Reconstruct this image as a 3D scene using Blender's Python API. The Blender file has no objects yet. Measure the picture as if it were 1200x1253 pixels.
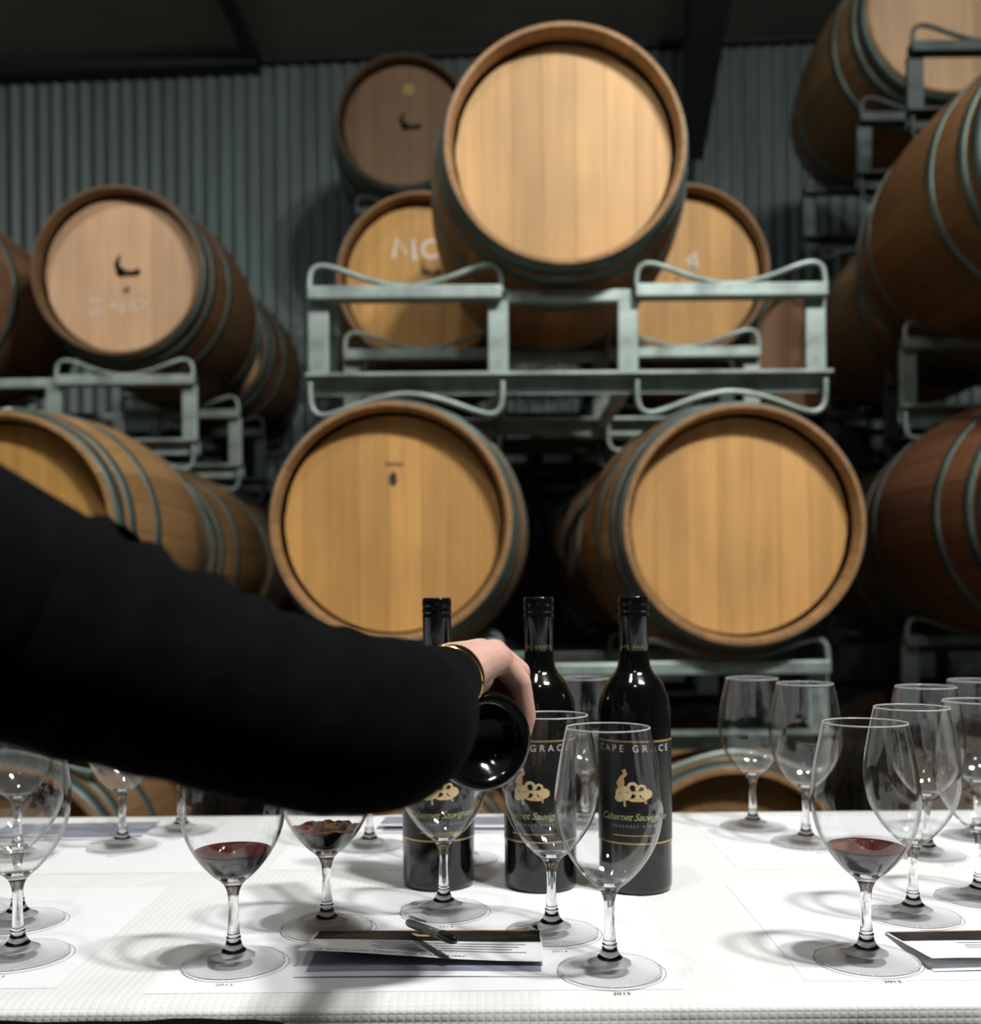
import bpy, bmesh, math, random
from mathutils import Vector, Matrix

random.seed(7)
S = bpy.context.scene
C = S.collection
PI = math.pi

# ------------------------------------------------------------------ camera
F, CX, CY = 1300.0, 600.0, 740.0          # focal length and principal point in pixels (1200 x 1253)
TZ = 0.77                                  # table height
CZ = TZ + 0.288                            # eye height
ROLL = math.radians(0.45)
cr, sr = math.cos(ROLL), math.sin(ROLL)
cam_d = bpy.data.cameras.new('camera')
cam = bpy.data.objects.new('camera', cam_d)
C.objects.link(cam)
cam_d.sensor_fit = 'HORIZONTAL'
cam_d.sensor_width = 36.0
cam_d.lens = 36.0 * F / 1200.0
cam_d.shift_y = (CY - 626.5) / 1200.0
cam_d.clip_start = 0.02
cam_d.dof.use_dof = True
cam_d.dof.focus_distance = 0.89
cam_d.dof.aperture_fstop = 5.4
right, up, back = Vector((cr, 0, -sr)), Vector((sr, 0, cr)), Vector((0, -1, 0))
m = Matrix((right, up, back)).transposed().to_4x4()
m.translation = (0, 0, CZ)
cam.matrix_world = m
S.camera = cam

# ------------------------------------------------------------------ world, lamps, exposure
w = bpy.data.worlds.new('world')
S.world = w
w.use_nodes = True
w.node_tree.nodes['Background'].inputs[0].default_value = (0.75, 0.95, 0.92, 1)
w.node_tree.nodes['Background'].inputs[1].default_value = 0.012
S.view_settings.view_transform = 'Standard'
S.view_settings.look = 'None'
S.view_settings.gamma = 1.0
S.view_settings.use_curve_mapping = False
S.view_settings.exposure = 0.0


def lamp(name, loc, power, size, aim, col=(1.0, 0.985, 0.965), spread=180):
    d = bpy.data.lights.new(name, 'AREA')
    d.shape = 'DISK'
    d.size = size
    d.energy = power
    d.color = col
    d.spread = math.radians(spread)
    o = bpy.data.objects.new(name, d)
    C.objects.link(o)
    o.location = loc
    o.rotation_euler = (Vector(aim) - Vector(loc)).to_track_quat('-Z', 'Y').to_euler()
    return o


lamp('hall_lamp', (1.42, 0.12, 3.97), 72, 0.22, (0.3, 1.8, 1.2))
lamp('hall_lamp', (1.02, 0.05, 3.97), 72, 0.22, (0.3, 1.8, 1.2))
lamp('hall_lamp', (-0.45, 0.40, 3.90), 15, 0.22, (0.0, 1.8, 1.0))
lamp('hall_lamp', (0.10, -0.9, 3.90), 8, 0.22, (0.1, 1.6, 1.0))
lamp('hall_lamp', (-2.3, 2.0, 3.60), 12, 0.14, (-1.6, 4.2, 1.0), spread=150)  # unseen lamp added to fill the shade on the left back wall

S.cycles.max_bounces = 14
S.cycles.transparent_max_bounces = 64
S.cycles.transmission_bounces = 12
S.cycles.caustics_refractive = True
S.cycles.caustics_reflective = False
S.cycles.sample_clamp_indirect = 4.0


# ------------------------------------------------------------------ helpers
def ray(px, py):
    u, v = (px - CX) / F, (CY - py) / F
    return Vector((u * cr + v * sr, 1.0, -u * sr + v * cr))


def at(px, py, d):                        # a pixel at a given distance along the hall
    return Vector((0, 0, CZ)) + ray(px, py) * d


def on_table(px, py, z=TZ):               # a pixel on the table top
    r = ray(px, py)
    return Vector((0, 0, CZ)) + r * ((z - CZ) / r.z)


MATS = {}


def nodes(name):
    mt = bpy.data.materials.new(name)
    mt.use_nodes = True
    nt = mt.node_tree
    nt.nodes.clear()
    out = nt.nodes.new('ShaderNodeOutputMaterial')
    MATS[name] = mt
    return mt, nt, out


def N(nt, typ, **kw):
    n = nt.nodes.new(typ)
    for k, v in kw.items():
        if k.startswith('i_'):
            key = k[2:]
            key = int(key) if key.isdigit() else key.replace('_', ' ')
            n.inputs[key].default_value = v
        else:
            setattr(n, k, v)
    return n


def plain(name, col, rough=0.5, metal=0.0, spec=0.5, noise=0.0, nscale=20, bump=0.0, coat=0.0, stretch=(1, 1, 1)):
    mt, nt, out = nodes(name)
    b = N(nt, 'ShaderNodeBsdfPrincipled')
    b.inputs['Base Color'].default_value = (*col, 1)
    b.inputs['Roughness'].default_value = rough
    b.inputs['Metallic'].default_value = metal
    b.inputs['Specular IOR Level'].default_value = spec
    b.inputs['Coat Weight'].default_value = coat
    nt.links.new(b.outputs[0], out.inputs[0])
    if noise or bump:
        tc = N(nt, 'ShaderNodeTexCoord')
        mp = N(nt, 'ShaderNodeMapping')
        mp.inputs['Scale'].default_value = stretch
        nz = N(nt, 'ShaderNodeTexNoise')
        nz.inputs['Scale'].default_value = nscale
        nz.inputs['Detail'].default_value = 6
        nt.links.new(tc.outputs['Object'], mp.inputs[0])
        nt.links.new(mp.outputs[0], nz.inputs[0])
        if noise:
            rp = N(nt, 'ShaderNodeValToRGB')
            rp.color_ramp.elements[0].position = 0.3
            rp.color_ramp.elements[1].position = 0.7
            rp.color_ramp.elements[0].color = (*[c * (1 - noise) for c in col], 1)
            rp.color_ramp.elements[1].color = (*[min(1, c * (1 + noise)) for c in col], 1)
            nt.links.new(nz.outputs[0], rp.inputs[0])
            nt.links.new(rp.outputs[0], b.inputs['Base Color'])
        if bump:
            bp = N(nt, 'ShaderNodeBump')
            bp.inputs['Strength'].default_value = bump
            bp.inputs['Distance'].default_value = 0.002
            nt.links.new(nz.outputs[0], bp.inputs['Height'])
            nt.links.new(bp.outputs[0], b.inputs['Normal'])
    return mt


def wood(name, rough=0.55, grain_axis=2, dark=0.72):
    """oak: the object's own colour, a shade of its own for each plank and fine grain along it"""
    mt, nt, out = nodes(name)
    b = N(nt, 'ShaderNodeBsdfPrincipled')
    b.inputs['Roughness'].default_value = rough
    b.inputs['Specular IOR Level'].default_value = 0.3
    oi = N(nt, 'ShaderNodeObjectInfo')
    tc = N(nt, 'ShaderNodeTexCoord')
    mp = N(nt, 'ShaderNodeMapping')
    sc = [42, 42, 42]
    sc[grain_axis] = 2.2
    mp.inputs['Scale'].default_value = sc
    nz = N(nt, 'ShaderNodeTexNoise')
    nz.inputs['Scale'].default_value = 1.0
    nz.inputs['Detail'].default_value = 5
    off = N(nt, 'ShaderNodeCombineXYZ')
    mul = N(nt, 'ShaderNodeMath', operation='MULTIPLY')
    mul.inputs[1].default_value = 60
    nt.links.new(oi.outputs['Random'], mul.inputs[0])
    for i in range(3):
        nt.links.new(mul.outputs[0], off.inputs[i])
    nt.links.new(tc.outputs['Object'], mp.inputs[0])
    nt.links.new(off.outputs[0], mp.inputs['Location'])
    nt.links.new(mp.outputs[0], nz.inputs[0])
    blot = N(nt, 'ShaderNodeTexNoise')
    blot.inputs['Scale'].default_value = 5.0
    blot.inputs['Detail'].default_value = 3
    nt.links.new(tc.outputs['Object'], blot.inputs[0])
    r1 = N(nt, 'ShaderNodeMapRange')
    r1.inputs[1].default_value, r1.inputs[2].default_value = 0.3, 0.7
    r1.inputs[3].default_value, r1.inputs[4].default_value = 0.86, 1.08
    nt.links.new(nz.outputs[0], r1.inputs[0])
    r2 = N(nt, 'ShaderNodeMapRange')
    r2.inputs[3].default_value, r2.inputs[4].default_value = dark, 1.08
    nt.links.new(oi.outputs['Random'], r2.inputs[0])
    r3 = N(nt, 'ShaderNodeMapRange')
    r3.inputs[1].default_value, r3.inputs[2].default_value = 0.3, 0.7
    r3.inputs[3].default_value, r3.inputs[4].default_value = 0.9, 1.06
    nt.links.new(blot.outputs[0], r3.inputs[0])
    m1 = N(nt, 'ShaderNodeMath', operation='MULTIPLY')
    m2 = N(nt, 'ShaderNodeMath', operation='MULTIPLY')
    nt.links.new(r1.outputs[0], m1.inputs[0])
    nt.links.new(r2.outputs[0], m1.inputs[1])
    nt.links.new(m1.outputs[0], m2.inputs[0])
    nt.links.new(r3.outputs[0], m2.inputs[1])
    vm = N(nt, 'ShaderNodeVectorMath', operation='SCALE')
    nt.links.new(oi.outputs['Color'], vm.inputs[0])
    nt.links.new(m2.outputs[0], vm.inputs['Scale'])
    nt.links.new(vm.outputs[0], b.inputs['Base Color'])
    bp = N(nt, 'ShaderNodeBump')
    bp.inputs['Strength'].default_value = 0.25
    bp.inputs['Distance'].default_value = 0.001
    nt.links.new(nz.outputs[0], bp.inputs['Height'])
    nt.links.new(bp.outputs[0], b.inputs['Normal'])
    nt.links.new(b.outputs[0], out.inputs[0])
    return mt


def clear_glass(name, lo=0.25, hi=0.8, amount=1.0, base=0.0, gloss=0.04, refl=0.95, refl0=0.045):
    """clear glass: light falls straight through a wall met head-on, bends and mirrors where the wall is met at a slant"""
    mt, nt, out = nodes(name)
    lw = N(nt, 'ShaderNodeLayerWeight')
    lw.inputs[0].default_value = 0.5
    mr = N(nt, 'ShaderNodeMapRange', interpolation_type='SMOOTHSTEP')
    mr.inputs[1].default_value, mr.inputs[2].default_value = lo, hi
    mr.inputs[3].default_value, mr.inputs[4].default_value = base, amount
    nt.links.new(lw.outputs['Facing'], mr.inputs[0])
    g = N(nt, 'ShaderNodeBsdfRefraction')
    g.inputs['IOR'].default_value = 1.5
    g.inputs['Roughness'].default_value = 0.0
    tr = N(nt, 'ShaderNodeBsdfTransparent')
    tr.inputs[0].default_value = (0.997, 0.999, 0.998, 1)
    mx = N(nt, 'ShaderNodeMixShader')
    nt.links.new(mr.outputs[0], mx.inputs[0])
    nt.links.new(tr.outputs[0], mx.inputs[1])
    nt.links.new(g.outputs[0], mx.inputs[2])
    gl = N(nt, 'ShaderNodeBsdfGlossy')
    gl.inputs['Roughness'].default_value = gloss
    pw = N(nt, 'ShaderNodeMath', operation='POWER')
    pw.inputs[1].default_value = 5.0
    nt.links.new(lw.outputs['Facing'], pw.inputs[0])
    m2 = N(nt, 'ShaderNodeMapRange')
    m2.inputs[3].default_value, m2.inputs[4].default_value = refl0, refl
    nt.links.new(pw.outputs[0], m2.inputs[0])
    mx2 = N(nt, 'ShaderNodeMixShader')
    nt.links.new(m2.outputs[0], mx2.inputs[0])
    nt.links.new(mx.outputs[0], mx2.inputs[1])
    nt.links.new(gl.outputs[0], mx2.inputs[2])
    nt.links.new(mx2.outputs[0], out.inputs[0])
    return mt


def mesh_data(name, verts, faces, mats, smooth=True, mi=None):
    me = bpy.data.meshes.new(name)
    me.from_pydata([tuple(v) for v in verts], [], faces)
    for mm in (mats if isinstance(mats, (list, tuple)) else [mats]):
        me.materials.append(MATS[mm])
    if smooth:
        me.polygons.foreach_set('use_smooth', [True] * len(me.polygons))
    if mi:
        me.polygons.foreach_set('material_index', mi)
    me.update()
    return me


def link(name, me, parent=None, loc=(0, 0, 0), rot=(0, 0, 0)):
    o = bpy.data.objects.new(name, me)
    C.objects.link(o)
    o.parent = parent
    o.location = loc
    o.rotation_euler = rot
    return o


def obj(name, verts, faces, mat, parent=None, smooth=True, loc=(0, 0, 0), rot=(0, 0, 0), mi=None):
    return link(name, mesh_data(name, verts, faces, mat, smooth, mi), parent, loc, rot)


def tag(o, label, cat, group=None):
    o['label'] = label
    o['category'] = cat
    if group:
        o['group'] = group
    return o


def thing(name, label, cat, loc=(0, 0, 0), rot=(0, 0, 0), group=None):
    o = link(name, None, None, loc, rot)
    o.empty_display_size = 0.05
    return tag(o, label, cat, group)


def struct(o):
    o['kind'] = 'structure'
    return o


def join(parts):
    V, Fc = [], []
    for v, f in parts:
        n = len(V)
        V += list(v)
        Fc += [tuple(i + n for i in q) for q in f]
    return V, Fc


def box(x0, x1, y0, y1, z0, z1, bev=0.0):
    if not bev:
        v = [(x, y, z) for x in (x0, x1) for y in (y0, y1) for z in (z0, z1)]
        f = [(0, 1, 3, 2), (4, 6, 7, 5), (0, 4, 5, 1), (2, 3, 7, 6), (0, 2, 6, 4), (1, 5, 7, 3)]
        return [Vector(p) for p in v], f
    bm = bmesh.new()
    bmesh.ops.create_cube(bm, size=1)
    for vv in bm.verts:
        vv.co = ((x0 + x1) / 2 + vv.co.x * (x1 - x0), (y0 + y1) / 2 + vv.co.y * (y1 - y0), (z0 + z1) / 2 + vv.co.z * (z1 - z0))
    bmesh.ops.bevel(bm, geom=bm.edges[:], offset=bev, segments=2, affect='EDGES', profile=0.5)
    bm.verts.index_update()
    r = [vv.co.copy() for vv in bm.verts], [tuple(x.index for x in ff.verts) for ff in bm.faces]
    bm.free()
    return r


def lathe(prof, n=48, close=False):
    """revolve (r, z) points about z; points with r = 0 become poles"""
    V, rings, Fc = [], [], []
    for r, z in prof:
        if r < 1e-6:
            rings.append([len(V)])
            V.append(Vector((0, 0, z)))
        else:
            rings.append(list(range(len(V), len(V) + n)))
            V += [Vector((r * math.cos(2 * PI * i / n), r * math.sin(2 * PI * i / n), z)) for i in range(n)]
    pairs = list(zip(rings[:-1], rings[1:]))
    if close:
        pairs.append((rings[-1], rings[0]))
    for a, b in pairs:
        for i in range(n):
            j = (i + 1) % n
            if len(a) == 1 and len(b) == 1:
                continue
            if len(a) == 1:
                Fc.append((a[0], b[j], b[i]))
            elif len(b) == 1:
                Fc.append((a[i], a[j], b[0]))
            else:
                Fc.append((a[i], a[j], b[j], b[i]))
    return V, Fc


def frames(path):
    T = []
    for i in range(len(path)):
        a, b = path[max(i - 1, 0)], path[min(i + 1, len(path) - 1)]
        T.append((b - a).normalized())
    ref = Vector((0, 0, 1)) if abs(T[0].z) < 0.9 else Vector((1, 0, 0))
    n = (ref - T[0] * ref.dot(T[0])).normalized()
    out = []
    for t in T:
        n = (n - t * n.dot(t)).normalized()
        out.append((t, n, t.cross(n)))
    return out


def tube(path, rad, n=10, caps=True):
    path = [Vector(p) for p in path]
    rad = rad if isinstance(rad, (list, tuple)) else [rad] * len(path)
    V, Fc = [], []
    for (t, nn, bb), p, r in zip(frames(path), path, rad):
        V += [p + (nn * math.cos(2 * PI * i / n) + bb * math.sin(2 * PI * i / n)) * r for i in range(n)]
    for k in range(len(path) - 1):
        for i in range(n):
            j = (i + 1) % n
            Fc.append((k * n + i, k * n + j, (k + 1) * n + j, (k + 1) * n + i))
    if caps:
        Fc.append(tuple(range(n))[::-1])
        Fc.append(tuple(range((len(path) - 1) * n, len(path) * n)))
    return V, Fc


def spline(pts, k=8):
    P = [Vector(p) for p in pts]
    out = []
    for i in range(len(P) - 1):
        p0, p1, p2, p3 = P[max(i - 1, 0)], P[i], P[i + 1], P[min(i + 2, len(P) - 1)]
        for j in range(k):
            t = j / k
            out.append(0.5 * ((2 * p1) + (p2 - p0) * t + (2 * p0 - 5 * p1 + 4 * p2 - p3) * t * t + (3 * p1 - p0 - 3 * p2 + p3) * t ** 3))
    out.append(P[-1])
    return out


def capsule(p0, p1, r0, r1, n=14, k=5):
    p0, p1 = Vector(p0), Vector(p1)
    d = (p1 - p0)
    L = d.length
    t = d.normalized() if L > 1e-6 else Vector((0, 0, 1))
    prof = [(r0 * math.sin(a), -r0 * math.cos(a)) for a in [PI / 2 * i / k for i in range(k + 1)]]
    prof += [(r1 * math.cos(a), L + r1 * math.sin(a)) for a in [PI / 2 * i / k for i in range(k + 1)]]
    prof[0] = (0, prof[0][1])
    prof[-1] = (0, prof[-1][1])
    V, Fc = lathe(prof, n)
    q = t.to_track_quat('Z', 'Y')
    return [p0 + q @ v for v in V], Fc


def remesh(parts, voxel, smooth=6, fac=0.5):
    V, Fc = join(parts)
    me = bpy.data.meshes.new('tmp')
    me.from_pydata([tuple(v) for v in V], [], Fc)
    o = bpy.data.objects.new('tmp', me)
    C.objects.link(o)
    r = o.modifiers.new('r', 'REMESH')
    r.mode = 'VOXEL'
    r.voxel_size = voxel
    if smooth:
        s = o.modifiers.new('s', 'SMOOTH')
        s.iterations = smooth
        s.factor = fac
    dg = bpy.context.evaluated_depsgraph_get()
    e = bpy.data.meshes.new_from_object(o.evaluated_get(dg))
    bpy.data.objects.remove(o)
    v = [x.co.copy() for x in e.vertices]
    f = [tuple(p.vertices) for p in e.polygons]
    bpy.data.meshes.remove(e)
    return v, f


def text(body, size, shear=0.0, space=1.0, align='CENTER'):
    cu = bpy.data.curves.new('t', 'FONT')
    cu.body = body
    cu.size = size
    cu.shear = shear
    cu.space_character = space
    cu.align_x = align
    cu.align_y = 'CENTER'
    cu.resolution_u = 3
    o = bpy.data.objects.new('t', cu)
    C.objects.link(o)
    dg = bpy.context.evaluated_depsgraph_get()
    e = bpy.data.meshes.new_from_object(o.evaluated_get(dg))
    v = [x.co.copy() for x in e.vertices]
    f = [tuple(p.vertices) for p in e.polygons]
    bpy.data.objects.remove(o)
    bpy.data.meshes.remove(e)
    return v, f


def ribbon(pts, wd):
    """flat stroke in the x-z plane (y = 0)"""
    P = [Vector((p[0], 0, p[1])) for p in pts]
    V, Fc = [], []
    for i, p in enumerate(P):
        t = (P[min(i + 1, len(P) - 1)] - P[max(i - 1, 0)]).normalized()
        nrm = Vector((-t.z, 0, t.x)) * (wd / 2)
        V += [p + nrm, p - nrm]
    for i in range(len(P) - 1):
        Fc.append((2 * i, 2 * i + 1, 2 * i + 3, 2 * i + 2))
    return V, Fc


# ------------------------------------------------------------------ materials
wood('oak_head', 0.5, 2, 0.78)
wood('oak_stave', 0.6, 1, 0.7)
wood('oak_chime', 0.6, 1, 0.85)
plain('hoop_steel', (0.12, 0.175, 0.163), 0.45, 0.6, noise=0.35, nscale=9)
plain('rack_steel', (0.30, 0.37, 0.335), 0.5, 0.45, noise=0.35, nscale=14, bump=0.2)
plain('rack_dark', (0.05, 0.066, 0.06), 0.6, 0.4, noise=0.35, nscale=14)  # same rack steel, with the shade over these racks put into its colour
plain('chalk', (0.72, 0.66, 0.58), 0.95, spec=0.1)
plain('brand_ink', (0.018, 0.016, 0.012), 0.8, spec=0.1)
plain('stamp_ink', (0.24, 0.15, 0.085), 0.8, spec=0.1)
plain('yellow_stamp', (0.45, 0.36, 0.12), 0.8, spec=0.1)
plain('bung_cream', (0.72, 0.66, 0.50), 0.5)
plain('corrugated_steel', (0.13, 0.175, 0.165), 0.5, 0.35, noise=0.25, nscale=1.2, stretch=(6, 6, 0.7))
plain('roof_sheet', (0.30, 0.30, 0.26), 0.8, noise=0.15, nscale=2)
plain('dark_steel', (0.008, 0.009, 0.009), 0.6)
plain('concrete', (0.11, 0.105, 0.095), 0.85, noise=0.3, nscale=4, bump=0.3)
plain('side_wall', (0.10, 0.12, 0.115), 0.7, noise=0.2, nscale=2)
plain('table_wood', (0.21, 0.14, 0.085), 0.55, noise=0.35, nscale=12, stretch=(1, 8, 8))
plain('table_leg_steel', (0.02, 0.02, 0.02), 0.4, 0.7)
plain('paper', (0.84, 0.86, 0.88), 0.75, spec=0.2)
plain('print_black', (0.012, 0.013, 0.012), 0.45)
plain('print_slate', (0.27, 0.29, 0.36), 0.6, noise=0.3, nscale=25)
plain('print_gold', (0.62, 0.42, 0.16), 0.4, 0.3)
plain('print_grey', (0.42, 0.44, 0.47), 0.7)
plain('print_copper', (0.42, 0.22, 0.10), 0.5)
plain('bottle_glass', (0.0025, 0.0035, 0.003), 0.11, spec=0.6)
plain('label_black', (0.008, 0.0095, 0.0095), 0.32, spec=0.4)
plain('capsule_black', (0.0035, 0.004, 0.0045), 0.17, spec=0.5)
plain('gold_foil', (0.60, 0.40, 0.15), 0.35, 0.55)
plain('label_white', (0.72, 0.70, 0.66), 0.5)
plain('label_cream', (0.80, 0.60, 0.30), 0.5)
plain('label_peach', (0.70, 0.42, 0.20), 0.5)
plain('label_script', (0.48, 0.46, 0.20), 0.5)
plain('label_dim', (0.30, 0.27, 0.20), 0.5)
plain('wine', (0.010, 0.0012, 0.002), 0.03, spec=0.5)
plain('wine_top', (0.085, 0.012, 0.010), 0.03, spec=0.5)
plain('knit_black', (0.0028, 0.0032, 0.0036), 0.95, spec=0.07, noise=0.3, nscale=60, bump=0.5)
plain('trouser_black', (0.010, 0.010, 0.012), 0.9, spec=0.1)
plain('shoe_black', (0.012, 0.012, 0.012), 0.4)
plain('hair_brown', (0.03, 0.018, 0.010), 0.6, bump=0.8, nscale=80, stretch=(1, 1, 0.1))
plain('bracelet_gold', (0.75, 0.50, 0.16), 0.2, 1.0)
plain('pen_silver', (0.5, 0.51, 0.52), 0.3, 0.35)
plain('pen_black', (0.012, 0.012, 0.013), 0.2)
clear_glass('bowl_glass', 0.55, 0.95, 0.95, 0.0)
clear_glass('foot_glass', 0.50, 0.97, 0.8, 0.0, refl=0.22, refl0=0.015)
clear_glass('stem_glass', 0.0, 0.35, 1.0, 0.75)
mt, nt, out = nodes('rim_glass')
g_ = N(nt, 'ShaderNodeBsdfPrincipled')
g_.inputs['Base Color'].default_value = (.75, .78, .78, 1)
g_.inputs['Roughness'].default_value = 0.15
t_ = N(nt, 'ShaderNodeBsdfTransparent')
x_ = N(nt, 'ShaderNodeMixShader')
x_.inputs[0].default_value = 0.45
nt.links.new(g_.outputs[0], x_.inputs[1])
nt.links.new(t_.outputs[0], x_.inputs[2])
nt.links.new(x_.outputs[0], out.inputs[0])

# skin
mt, nt, out = nodes('skin')
b = N(nt, 'ShaderNodeBsdfPrincipled')
tc = N(nt, 'ShaderNodeTexCoord')
nz = N(nt, 'ShaderNodeTexNoise')
nz.inputs['Scale'].default_value = 45
nz.inputs['Detail'].default_value = 4
rp = N(nt, 'ShaderNodeValToRGB')
rp.color_ramp.elements[0].position, rp.color_ramp.elements[1].position = 0.3, 0.7
rp.color_ramp.elements[0].color = (0.60, 0.34, 0.265, 1)
rp.color_ramp.elements[1].color = (0.72, 0.45, 0.37, 1)
nt.links.new(tc.outputs['Object'], nz.inputs[0])
nt.links.new(nz.outputs[0], rp.inputs[0])
nt.links.new(rp.outputs[0], b.inputs['Base Color'])
b.inputs['Roughness'].default_value = 0.5
b.inputs['Subsurface Weight'].default_value = 0.15
b.inputs['Subsurface Radius'].default_value = (0.01, 0.004, 0.002)
b.inputs['Subsurface Scale'].default_value = 0.3
bp = N(nt, 'ShaderNodeBump')
bp.inputs['Strength'].default_value = 0.25
bp.inputs['Distance'].default_value = 0.0008
nz2 = N(nt, 'ShaderNodeTexNoise')
nz2.inputs['Scale'].default_value = 260
nt.links.new(tc.outputs['Object'], nz2.inputs[0])
nt.links.new(nz2.outputs[0], bp.inputs['Height'])
nt.links.new(bp.outputs[0], b.inputs['Normal'])
nt.links.new(b.outputs[0], out.inputs[0])

# embossed waffle table paper
mt, nt, out = nodes('waffle_cloth')
b = N(nt, 'ShaderNodeBsdfPrincipled')
b.inputs['Base Color'].default_value = (0.80, 0.815, 0.80, 1)
b.inputs['Roughness'].default_value = 0.85
b.inputs['Specular IOR Level'].default_value = 0.2
uv = N(nt, 'ShaderNodeUVMap')
sep = N(nt, 'ShaderNodeSeparateXYZ')
nt.links.new(uv.outputs[0], sep.inputs[0])
outs = []
for i, pitch in ((0, 0.0064), (1, 0.0056)):
    mu = N(nt, 'ShaderNodeMath', operation='MULTIPLY')
    mu.inputs[1].default_value = PI / pitch
    si = N(nt, 'ShaderNodeMath', operation='SINE')
    ab = N(nt, 'ShaderNodeMath', operation='ABSOLUTE')
    pw = N(nt, 'ShaderNodeMath', operation='POWER')
    pw.inputs[1].default_value = 0.6
    nt.links.new(sep.outputs[i], mu.inputs[0])
    nt.links.new(mu.outputs[0], si.inputs[0])
    nt.links.new(si.outputs[0], ab.inputs[0])
    nt.links.new(ab.outputs[0], pw.inputs[0])
    outs.append(pw)
mm = N(nt, 'ShaderNodeMath', operation='MULTIPLY')
nt.links.new(outs[0].outputs[0], mm.inputs[0])
nt.links.new(outs[1].outputs[0], mm.inputs[1])
bp = N(nt, 'ShaderNodeBump')
bp.inputs['Strength'].default_value = 0.5
bp.inputs['Distance'].default_value = 0.0009
nt.links.new(mm.outputs[0], bp.inputs['Height'])
nz = N(nt, 'ShaderNodeTexNoise')
nz.inputs['Scale'].default_value = 9
nz.inputs['Detail'].default_value = 2
nt.links.new(uv.outputs[0], nz.inputs[0])
bp2 = N(nt, 'ShaderNodeBump')
bp2.inputs['Strength'].default_value = 0.8
bp2.inputs['Distance'].default_value = 0.012
nt.links.new(nz.outputs[0], bp2.inputs['Height'])
nt.links.new(bp2.outputs[0], bp.inputs['Normal'])
nt.links.new(bp.outputs[0], b.inputs['Normal'])
nt.links.new(b.outputs[0], out.inputs[0])

# ------------------------------------------------------------------ the hall
X0, X1, YB, YF = -4.6, 4.6, 5.95, -3.2
struct(obj('floor', *box(X0, X1, YF, YB + 0.3, -0.1, 0.0), 'concrete', smooth=False))


def roof_z(x):
    return 4.06 + 0.033 * (x + 2.7)


pitch, seg = 0.0785, 8
V, Fc = [], []
n = int((X1 - X0) / pitch * seg)
for i in range(n + 1):
    x = X0 + i * pitch / seg
    y = YB + 0.010 * math.sin(2 * PI * i / seg)
    V += [Vector((x, y, 0)), Vector((x, y, roof_z(x) + 0.05))]
Fc = [(2 * i, 2 * i + 2, 2 * i + 3, 2 * i + 1) for i in range(n)]
struct(obj('wall_back', V, Fc, 'corrugated_steel'))
struct(obj('wall_left', *box(X0 - 0.1, X0, YF, YB + 0.3, 0, roof_z(X0)), 'side_wall', smooth=False))
struct(obj('wall_right', *box(X1, X1 + 0.1, YF, YB + 0.3, 0, roof_z(X1)), 'side_wall', smooth=False))
V, Fc = box(X0 - 0.1, X1 + 0.1, YF, YB + 0.3, 0, 0.08)
V = [Vector((v.x, v.y, v.z + roof_z(v.x))) for v in V]
struct(obj('ceiling', V, Fc, 'roof_sheet', smooth=False))
# steel members under the roof
xl = at(318, 70, 5.9).x
V, Fc = box(X0, xl, YB - 0.14, YB - 0.02, -0.075, 0.0)
struct(obj('trim_1', [Vector((v.x, v.y, v.z + roof_z(v.x) + 0.0)) for v in V], Fc, 'dark_steel', smooth=False))
V, Fc = box(xl, X1, YB - 0.06, YB - 0.02, -0.03, 0.0)
struct(obj('trim_2', [Vector((v.x, v.y, v.z + roof_z(v.x))) for v in V], Fc, 'dark_steel', smooth=False))
xa = at(318, 70, 5.9).x
V, Fc = box(xa - 0.06, xa, YF, YB - 0.02, -0.06, 0.0)
struct(obj('trim_3', [Vector((v.x, v.y, v.z + roof_z(v.x))) for v in V], Fc, 'dark_steel', smooth=False))
pa, pb = at(872, -60, 5.0), at(846, 190, 5.75)
t = (pb - pa).normalized()
sx = Vector((1, 0, 0))
sy = t.cross(sx).normalized()
V = []
for p, wd in ((pa, 0.105), (pb, 0.055)):
    V += [p + sx * (a * wd) + sy * (c * wd) for a, c in ((-1, -1), (1, -1), (1, 1), (-1, 1))]
struct(obj('trim_4', V, [(0, 1, 2, 3), (4, 7, 6, 5), (0, 4, 5, 1), (1, 5, 6, 2), (2, 6, 7, 3), (3, 7, 4, 0)], 'dark_steel', smooth=False))

# ------------------------------------------------------------------ barrels
BL, RC, RB = 0.95, 0.296, 0.352           # length, end radius, bilge radius
NST = 26


def r_out(y):                              # y measured from the middle
    q = abs(y) / (BL / 2)
    return RB - (RB - RC) * (q ** 2.0)


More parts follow.
